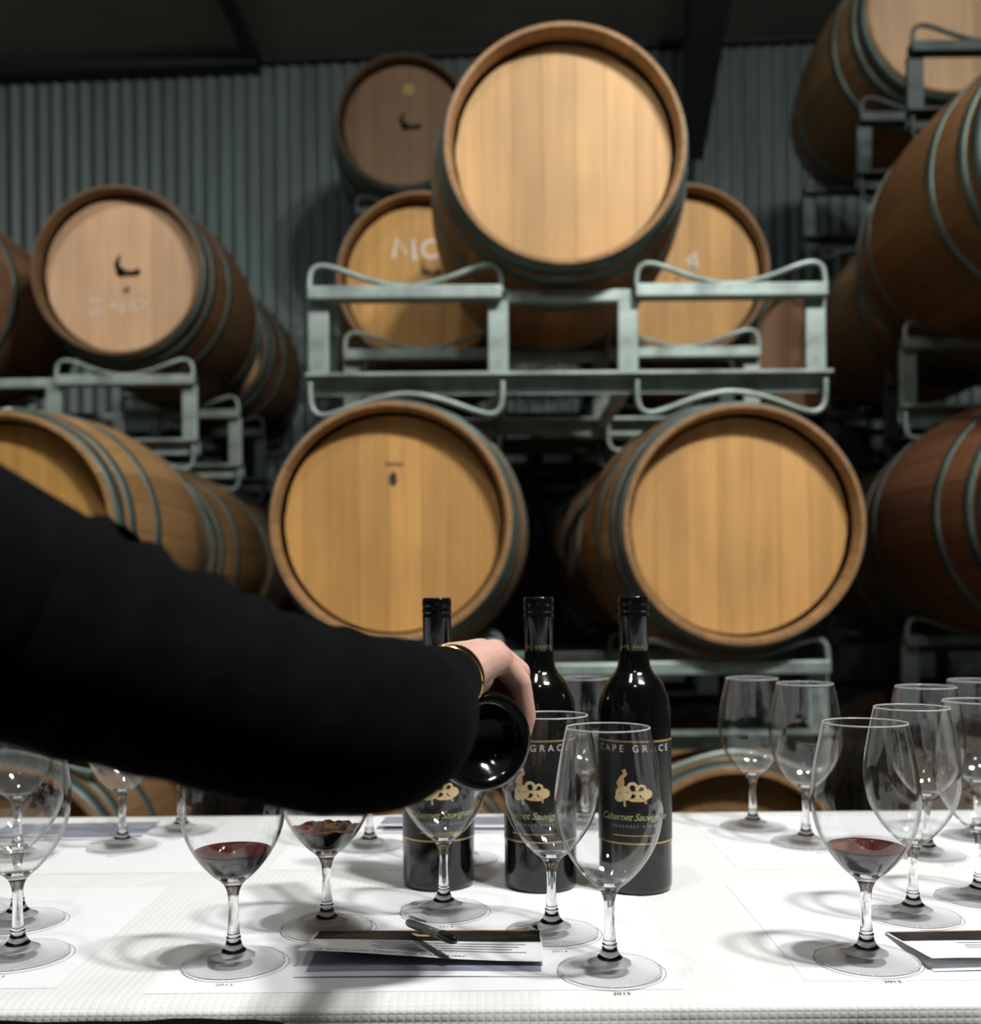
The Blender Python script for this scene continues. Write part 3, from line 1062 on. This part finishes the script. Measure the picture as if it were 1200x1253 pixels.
EMB = []                                   # cream scroll bird with a plume
EMB.append(mesh_data('emblem', *wrap([blob(-.010, .101, .0085, .0075), blob(.004, .0985, .0125, .0052), blob(.013, .1005, .0060, .0050), blob(-.0145, .0965, .0050, .0040),
                                      ribbon(arc_pts(-.001, .1065, .0045, -.6, 3.9), .0030), ribbon(arc_pts(.008, .1055, .0035, -1.2, 3.4), .0024)], BR + .0005), 'label_cream', False))
EMB.append(mesh_data('plume', *wrap([ribbon([(-.0135, .106), (-.0155, .111), (-.0120, .1165), (-.0080, .120), (-.0100, .1245)], .0040), blob(-.012, .112, .003, .006)], BR + .00052), 'label_peach', False))
EMB.append(mesh_data('plume', *wrap([ribbon([(-.010, .096), (-.009, .092), (-.0085, .088)], .0022), ribbon([(.011, .096), (.012, .091)], .0016), blob(.004, .0945, .009, .0016)], BR + .00052), 'label_peach', False))


def bottle(label, M, group='red wine bottles on the table'):
    t = thing('wine_bottle', label, 'wine bottle', group=group)
    t.matrix_world = M
    link('body', BOT, t)
    c = link('screw_cap', CAP, t)
    link('lettering', CAPTXT, c)
    lb = link('label', LABEL, t)
    for nm, me in (('gold_line', LINE_T), ('gold_line', LINE_B), ('gold_line', LINE_M), ('lettering', NAME), ('lettering', SCRIPT), ('lettering', SMALL), ('emblem', EMB[0]), ('plume', EMB[1]), ('plume', EMB[2])):
        link(nm, me, lb)
    return t


for px, py, rz, lb in ((537, 1081, 4, 'black wine bottle standing behind the cuff, nearest the arm of three'),
                       (661.5, 1083, -14, 'black wine bottle with gold lined label, behind the hand, middle of three'),
                       (777.5, 1085, -2, 'black wine bottle with gold lined label, furthest of three from the arm')):
    p = on_table(px, py, TZ + .0001)
    bottle(lb, Matrix.Translation(p) @ Matrix.Rotation(math.radians(rz) - math.atan2(p.x, p.y), 4, 'Z'))

# the bottle being poured: its base faces the camera
PB = at(598, 909, 0.772)
pa_ = Vector((-.45, .89, .06)).normalized()
pp = Vector((.89, .45, 0)).normalized()
pz = pp.cross(pa_).normalized()
if pz.z < 0:
    pz = -pz
ly_ = -( -pp * .35 + pz * -.94).normalized()      # local +y; the label turns to -y
ly_ = (ly_ - pa_ * ly_.dot(pa_)).normalized()
lx_ = ly_.cross(pa_)
M = Matrix((lx_, ly_, pa_)).transposed().to_4x4()
M.translation = PB
bottle('dark wine bottle held tilted by the hand, its hollow base exposed', M)


# ------------------------------------------------------------------ the pouring person
person = thing('person', 'person in a black long sleeved sweater reaching across the table to pour wine', 'person', (-.62, .02, 0))
P0 = Vector((-.62, .02, 0))


def loc_h(s, p, z):                        # place relative to the held bottle
    return PB + pa_ * s + pp * p + pz * z


WR = Vector((-.0285, .742, 1.0065))        # wrist
M4 = loc_h(.031, .0225, .0590)
mcps = [loc_h(.031 + .0195 * i, .0225 + (.003, .006, .004, .0)[i] * (i > 0), (.0575, .0590, .0580, .0545)[i]) for i in range(4)]
hand = []
hand.append(capsule(WR - Vector((.006, .06, 0)), WR, .0235, .0225))
for i, q in enumerate(mcps):
    wrp = WR + pa_ * (-.004 + .010 * i) * 1.0
    mid = (wrp + q) / 2 + Vector((0, 0, .002))
    hand.append(capsule(wrp, mid, .0185, .0150))
    hand.append(capsule(mid, q, .0150, (.0118, .0120, .0122, .0120)[i]))
for a, c in zip(mcps[:-1], mcps[1:]):
    hand.append(capsule(a - pp * .008 - pz * .002, c - pp * .008 - pz * .002, .0108, .0108))
hand.append(capsule(WR + pa_ * .0 - pz * .004, (WR + mcps[0]) / 2 - pz * .006, .017, .014))
fing = {0: [(.041, .0385), (.0475, .012), (.0425, -.012)], 1: [(.050, .0440), (.0505, .008), (.0400, -.022)],
        2: [(.051, .0440), (.0505, .006), (.0385, -.026)], 3: [(.047, .0440), (.0500, .010), (.0420, -.018)]}
for i, q in enumerate(mcps):
    s = .031 + .0195 * i
    pts = [q] + [loc_h(s + .001 * j, a, c) for j, (a, c) in enumerate(fing[i])]
    rad = (.0108, .0093, .0085, .0070) if i == 0 else (.0112, .0102, .0093, .0078)
    for j in range(3):
        hand.append(capsule(pts[j], pts[j + 1], rad[j], rad[j + 1]))
th = [WR + pa_ * .022 - pp * .004, loc_h(.045, -.040, .040), loc_h(.080, -.0485, .016), loc_h(.108, -.0470, -.004)]
for j, (ra, rb_) in enumerate(((.0165, .0135), (.0130, .0110), (.0108, .0085))):
    hand.append(capsule(th[j], th[j + 1], ra, rb_))
hand_mesh = remesh(hand, .0016, 7, .5)

# the rest of the body (coarser), standing at the front of the table and leaning in
pel, chest, neck = Vector((-.62, .0, .90)), Vector((-.545, .20, 1.10)), Vector((-.50, .31, 1.24))
shR, shL = Vector((-.345, .385, 1.135)), Vector((-.665, .29, 1.205))
head_c = Vector((-.47, .43, 1.40))
elL, haL = Vector((-.80, .42, .96)), Vector((-.76, .82, .80))
footR, footL = Vector((-.54, .10, .04)), Vector((-.74, -.05, .04))
kneeR, kneeL = Vector((-.545, .10, .47)), Vector((-.72, .04, .47))
bd = [capsule(pel, chest, .135, .125), capsule(chest, neck, .125, .09), capsule(shR, neck, .06, .06), capsule(shL, neck, .06, .06),
      capsule(neck, head_c, .052, .05), capsule(head_c + Vector((0, -.02, .03)), head_c + Vector((0, .01, .05)), .088, .082), capsule(head_c + Vector((.0, .015, -.05)), head_c + Vector((.005, .035, -.06)), .06, .045),
      capsule(head_c + Vector((.010, .080, .03)), head_c + Vector((.012, .096, -.008)), .009, .012),
      capsule(head_c + Vector((.085, -.01, .01)), head_c + Vector((.088, -.012, -.02)), .018, .012), capsule(head_c + Vector((-.085, -.01, .01)), head_c + Vector((-.088, -.012, -.02)), .018, .012),
      capsule(head_c + Vector((-.012, .070, -.052)), head_c + Vector((.030, .070, -.052)), .008, .008),
      capsule(pel + Vector((.06, 0, -.03)), kneeR, .088, .058), capsule(kneeR, footR + Vector((0, 0, .05)), .056, .036),
      capsule(pel + Vector((-.06, 0, -.03)), kneeL, .088, .058), capsule(kneeL, footL + Vector((0, 0, .05)), .056, .036),
      capsule(footR, footR + Vector((.02, .17, -.005)), .038, .03), capsule(footL, footL + Vector((-.02, .17, -.005)), .038, .03),
      capsule(shL, elL, .05, .040), capsule(elL, haL + Vector((0, -.09, .02)), .038, .026), capsule(haL + Vector((0, -.09, .02)), haL, .026, .02),
      capsule(haL + Vector((-.035, -.03, .0)), haL + Vector((-.05, .03, -.012)), .011, .009)]
for i in range(4):
    q = haL + Vector((-.027 + .018 * i, .015, .0))
    bd += [capsule(q - Vector((0, .04, 0)), q, .013, .0115), capsule(q, q + Vector((.002 * i, .045, -.004)), .0105, .0095), capsule(q + Vector((.002 * i, .045, -.004)), q + Vector((.002 * i, .075 + .008 * math.sin(i * PI / 3), -.012)), .0095, .008)]
elb_in, wr_in = at(478, 885, .53), WR - Vector((.006, .05, 0))
bd += [capsule(shR, at(150, 800, .487), .05, .042), capsule(at(150, 800, .487), elb_in, .042, .034), capsule(elb_in, wr_in, .032, .022)]
body_mesh = remesh(bd, .008, 4, .5)
V, Fc = join([hand_mesh, body_mesh])
obj('body', [v - P0 for v in V], Fc, 'skin', person)
# eyes and hair
for sgn in (-1, 1):
    V, Fc = lathe([(0, -.011), (.008, -.008), (.011, 0), (.008, .008), (0, .011)], 16)
    e = head_c + Vector((.010 + sgn * .030, .076, .032))
    obj('eye', [v + e - P0 for v in V], Fc, 'label_white', person)
    V, Fc = lathe([(0, -.005), (.005, -.003), (.006, 0), (.004, .003), (0, .004)], 12)
    obj('iris', [v + e + Vector((.001, .0095, 0)) - P0 for v in V], Fc, 'brand_ink', person)
hair = [capsule(head_c + Vector((0, -.035, .045)), head_c + Vector((0, -.012, .075)), .094, .086), capsule(head_c + Vector((0, -.06, .02)), head_c + Vector((-.02, -.10, -.09)), .07, .05),
        capsule(head_c + Vector((.06, -.03, .06)), head_c + Vector((.075, -.03, .0)), .035, .025), capsule(head_c + Vector((-.06, -.03, .06)), head_c + Vector((-.075, -.03, .0)), .035, .025)]
V, Fc = remesh(hair, .008, 3)
obj('hair', [v - P0 for v in V], Fc, 'hair_brown', person)

# sweater: torso and far sleeve remeshed, pouring sleeve lofted with its folds
sw = [capsule(pel + Vector((0, 0, .0)), chest, .152, .140), capsule(chest, neck - Vector((.006, .02, .03)), .140, .105), capsule(shR, neck - Vector((0, .02, .02)), .074, .070), capsule(shL, neck - Vector((0, .02, .02)), .074, .070),
      capsule(shL, elL, .066, .054), capsule(elL, haL + Vector((0, -.10, .022)), .053, .038), capsule(shR, shR + Vector((.02, .004, -.008)), .073, .070)]
sw_v, sw_f = remesh(sw, .009, 4)
arm = [(shR + Vector((-.01, -.01, .005)), .070)]
for px, py, d, rp_ in ((0, 744, .470, 158), (75, 778, .478, 147), (150, 806, .487, 137), (225, 832, .497, 127), (300, 858, .508, 121), (370, 876, .516, 119), (425, 884, .522, 116),
                       (462, 886, .532, 111), (482, 884, .552, 103), (498, 876, .585, 91), (514, 864, .625, 75), (530, 849, .672, 58), (544, 834, .718, 46.5), (552, 829, .745, 42.5)):
    arm.append((at(px, py, d), rp_ * d / F))
K = 6
cp = spline([a for a, _ in arm], K)
rv = spline([(r, 0, 0) for _, r in arm], K)
ns = 64
V, Fc = [], []
fr = frames(cp)
nr = len(cp)
for k, ((t, nn, bb), p, r) in enumerate(zip(fr, cp, rv)):
    u = k / K
    for i in range(ns):
        a = 2 * PI * i / ns
        topw = max(0, math.cos(a)) ** .7
        f = 0
        for c, amp, wd, sk in ((1.75, .10, .24, .5), (2.7, .10, .24, .6), (3.75, .095, .26, .6), (4.6, .085, .22, .5), (5.5, .040, .25, -.4), (6.6, .04, .3, .5), (8.4, .03, .22, .3), (9.6, .03, .2, -.3), (11.2, .05, .22, .2), (12.3, .06, .18, -.2)):
            f += amp * math.exp(-((u - c - sk * math.sin(a)) / wd) ** 2) * (.25 + .75 * topw)
        f += .010 * math.sin(a * 5 + u * 3.1) * math.sin(u * 1.9)
        V.append(p + (nn * math.cos(a) + bb * math.sin(a)) * (r.x * (.965 + f)))
for k in range(nr - 1):
    for i in range(ns):
        j = (i + 1) % ns
        Fc.append((k * ns + i, k * ns + j, (k + 1) * ns + j, (k + 1) * ns + i))
# turned-in cuff
t, nn, bb = fr[-1]
base = len(V)
for rr_, off in ((.93, .004), (.80, .003), (.74, -.02), (.72, -.05)):
    for i in range(ns):
        a = 2 * PI * i / ns
        V.append(cp[-1] + t * off + (nn * math.cos(a) + bb * math.sin(a)) * rv[-1].x * rr_)
for q in range(4):
    s0 = (nr - 1) * ns if q == 0 else base + (q - 1) * ns
    s1 = base + q * ns
    for i in range(ns):
        j = (i + 1) % ns
        Fc.append((s0 + i, s0 + j, s1 + j, s1 + i))
V, Fc = join([(V, Fc), (sw_v, sw_f)])
obj('sweater', [v - P0 for v in V], Fc, 'knit_black', person)
tr = [capsule(pel + Vector((0, 0, .02)), pel + Vector((0, 0, -.05)), .148, .142)]
for kn, ft, sg in ((kneeR, footR, 1), (kneeL, footL, -1)):
    tr += [capsule(pel + Vector((.062 * sg, 0, -.04)), kn, .102, .072), capsule(kn, ft + Vector((0, 0, .07)), .070, .056)]
V, Fc = remesh(tr, .010, 3)
obj('trousers', [v - P0 for v in V], Fc, 'trouser_black', person)
for ft, sg in ((footR, .02), (footL, -.02)):
    V, Fc = remesh([capsule(ft + Vector((0, -.01, .005)), ft + Vector((sg, .19, -.003)), .045, .037), capsule(ft, ft + Vector((0, 0, .06)), .046, .048)], .008, 3)
    obj('shoe', [Vector((v.x, v.y, max(v.z, .0))) - P0 for v in V], Fc, 'shoe_black', person)
# bracelet at the edge of the cuff
wd_ = Vector((.006, .06, 0)).normalized()
n1 = wd_.cross(Vector((0, 0, 1))).normalized()
n2 = n1.cross(wd_)
BSG = -1 if n2.z > 0 else 1
ring = [WR + wd_ * (-.0155 + .0175 * math.sin(a) * BSG) + (n1 * math.cos(a) + n2 * math.sin(a)) * .0238 for a in [2 * PI * i / 40 for i in range(41)]]
V, Fc = tube(ring, .0012, 8)
obj('bracelet', [v - P0 for v in V], Fc, 'bracelet_gold', person)

# ------------------------------------------------------------------ papers
ZP = TZ + .0002


def sheet(name, x0, x1, y0, y1, z, th, mat, parent=None, org=Vector((0, 0, 0)), nx=1):
    V, Fc = box(x0, x1, y0, y1, z, z + th)
    return obj(name, [v - org for v in V], Fc, mat, parent, smooth=False)


def ring_flat(c, r, wd, n=64):
    V, Fc = [], []
    for i in range(n):
        a = 2 * PI * i / n
        for q in (r, r + wd):
            V.append(Vector((c[0] + q * math.cos(a), c[1] + q * math.sin(a), 0)))
    return V, [(2 * i, 2 * i + 1, 2 * ((i + 1) % n) + 1, 2 * ((i + 1) % n)) for i in range(n)]


def mat_sheet(label, x0, x1, y0, y1, gl, years, rot=0.0):
    org = Vector(((x0 + x1) / 2, (y0 + y1) / 2, ZP))
    o = obj('tasting_mat', *box(x0 - org.x, x1 - org.x, y0 - org.y, y1 - org.y, 0, .00015), 'paper', None, smooth=False, loc=org, rot=(0, 0, rot))
    tag(o, label, 'paper mat', 'printed tasting mats')
    for g, yr in zip(gl, years):
        c = GP[g] - org
        c = Matrix.Rotation(-rot, 3, 'Z') @ Vector((c.x + .0016, c.y + .0012, 0))
        V, Fc = ring_flat((c.x, c.y), .0418, .0005)
        obj('printed_ring', [v + Vector((0, 0, .00022)) for v in V], Fc, 'print_black', o, smooth=False)
        v, f = text(yr, .0068)
        obj('printed_year', [Vector((q.x + c.x + .002, q.y + c.y - .0475, .00022)) for q in v], f, 'print_black', o, smooth=False)
    return o


mat_sheet('white printed tasting mat under the two glasses below the upper arm', -.752, -.332, .805, 1.092, (0, 1), ('2013', '2014'), .0)
mat_sheet('white printed tasting mat under the folded leaflet and pen', -.262, .142, .792, 1.080, (5, 6, 8, 9, 10), ('2013', '2012', '2014', '2014', '2015'), .004)
mat_sheet('white printed tasting mat under the black banded leaflet', .238, .658, .806, 1.094, (15, 16, 18), ('2013', '2014', '2015'), -.006)
mat_sheet('white tasting mat at the back edge under the slate blue leaflet beside the arm', -.70, -.30, 1.150, 1.43, (2, 3, 4), ('2013', '2014', '2015'), .01)
mat_sheet('white tasting mat at the back edge behind the bottles', -.245, .155, 1.158, 1.44, (7, 11, 12), ('2013', '2014', '2015'), -.008)
mat_sheet('white tasting mat at the back edge under the far right glasses', .265, .68, 1.150, 1.43, (13, 14, 17, 19), ('2012', '2013', '2014', '2015'), .006)


def leaflet(label, org, rot, wd, dp, lift_l, lift_r, body_lines, band_frac=.40, logo=True, headline=None, group=None, band='print_black', picture=True, ext=.80):
    """z-folded leaflet: a flat printed leaf, hinged at its far edge to a raised leaf with a black band"""
    t = thing('leaflet', label, 'leaflet', org, (0, 0, rot), group)
    nx, ny = 16, 8
    x = lambda u: (u - .5) * wd

    def top(u, v):                         # v: 0 at the hinge, 1 at the near edge
        lf = lift_l + (lift_r - lift_l) * u
        return Vector((x(u), dp - v * dp * ext, .0014 + lf * v ** 1.1 + .0012 * math.sin(u * 5 + 1) * v))

    def leaf(fn, v0, v1, u0=0.0, u1=1.0, off=0.0):
        V, Fc = [], []
        for i in range(nx + 1):
            for j in range(ny + 1):
                V.append(fn(u0 + (u1 - u0) * i / nx, v0 + (v1 - v0) * j / ny) + Vector((0, 0, off)))
        for i in range(nx):
            for j in range(ny):
                a = i * (ny + 1) + j
                Fc.append((a, a + 1, a + ny + 2, a + ny + 1))
        return V, Fc

    flat = lambda u, v: Vector((x(u), dp * (1 - v), .0004 + .0006 * math.sin(u * 4)))
    low = obj('lower_leaf', *leaf(flat, 0, 1), 'paper', t)
    if picture:
        obj('printed_picture', *leaf(flat, .05, .90, .04, .985, .00025), 'print_slate', low)
    upl = obj('raised_leaf', *leaf(top, 0, 1), 'paper', t)
    obj('black_band', *leaf(top, .0, band_frac, .012, .995, .0003), band, upl)
    obj('copper_edge', *leaf(top, .0, .035, 0, 1, .0005), 'print_copper', upl)
    if logo:
        V, Fc = join([blob(.0, 0, .0085, .0040), blob(-.008, .002, .004, .004), blob(.010, .001, .005, .0035), ribbon([(-.010, .004), (-.012, .008), (-.008, .011)], .002)])
        obj('emblem', [top(v.x / wd + .49, .22 - v.z / dp) + Vector((0, 0, .0006)) for v in V], Fc, 'label_cream', upl, smooth=False)
    for k in range(body_lines):
        v0 = band_frac + .08 + k * .085
        x0_, x1_ = .28 + .02 * (k % 2), .93 - .03 * (k % 3)
        obj('text_line', *leaf(top, v0, v0 + .022, x0_, x1_, .0004), 'print_grey', upl)
    if headline:
        v, f = text(headline[0], headline[1], align='LEFT')
        obj('lettering', [top(headline[2] + q.x / wd, headline[3] - q.y / dp) + Vector((0, 0, .0005)) for q in v], f, 'print_black', upl, smooth=False)
    return t


p0 = on_table(358, 1198)
p1 = on_table(668, 1199)
leaflet('folded white leaflet with black band and gold emblem, a pen lying on it', ((p0.x + p1.x) / 2, p0.y, ZP + .0006), -.01, p1.x - p0.x, .112, .0115, .003, 4,
        headline=('at the Cellar Door and mail order', .0088, .06, .91))
pr = on_table(1140, 1189)
leaflet('small folded leaflet with black band beside the right glass of red wine', (pr.x + .078, pr.y, ZP + .0006), .03, .155, .095, .007, .007, 3, .36, False, picture=False, ext=.97,
        headline=('Holiday at the Cellar Door', .0075, .36, .84))
pl = on_table(70, 1030)
leaflet('slate blue printed leaflet at the back table edge beside the arm', (pl.x, pl.y + .005, ZP + .0006), .05, .20, .095, .0, .0, 0, .92, False, band='print_slate')
pl = on_table(575, 1020)
leaflet('leaflet lying behind the bottles near the back table edge', (pl.x - .02, pl.y, ZP + .0006), -.02, .20, .095, .003, .003, 0, .8, False, band='print_slate')

# pen on the leaflet
pn0, pn1 = at(499, 1136, .925), at(557, 1163, .838)
pn0.z = TZ + .0120
pn1.z = TZ + .0235
pen = thing('ballpoint_pen', 'silver ballpoint pen with black tip lying on the folded leaflet', 'pen', pn0)
d = pn1 - pn0
V, Fc = tube([d * a for a in (0, .01, .05, .40, .72)], [.0022, .0030, .0035, .0038, .0038], 16)
obj('barrel', V, Fc, 'pen_silver', pen)
V, Fc = tube([d * a for a in (.72, .74, .93, .985, 1.0)], [.0038, .0044, .0042, .0032, .0016], 16)
obj('tip', V, Fc, 'pen_black', pen)
V, Fc = tube([d * .05 + Vector((0, 0, .0058)), d * .40 + Vector((0, 0, .0062))], .0011, 8)
obj('clip', V, Fc, 'pen_silver', pen)
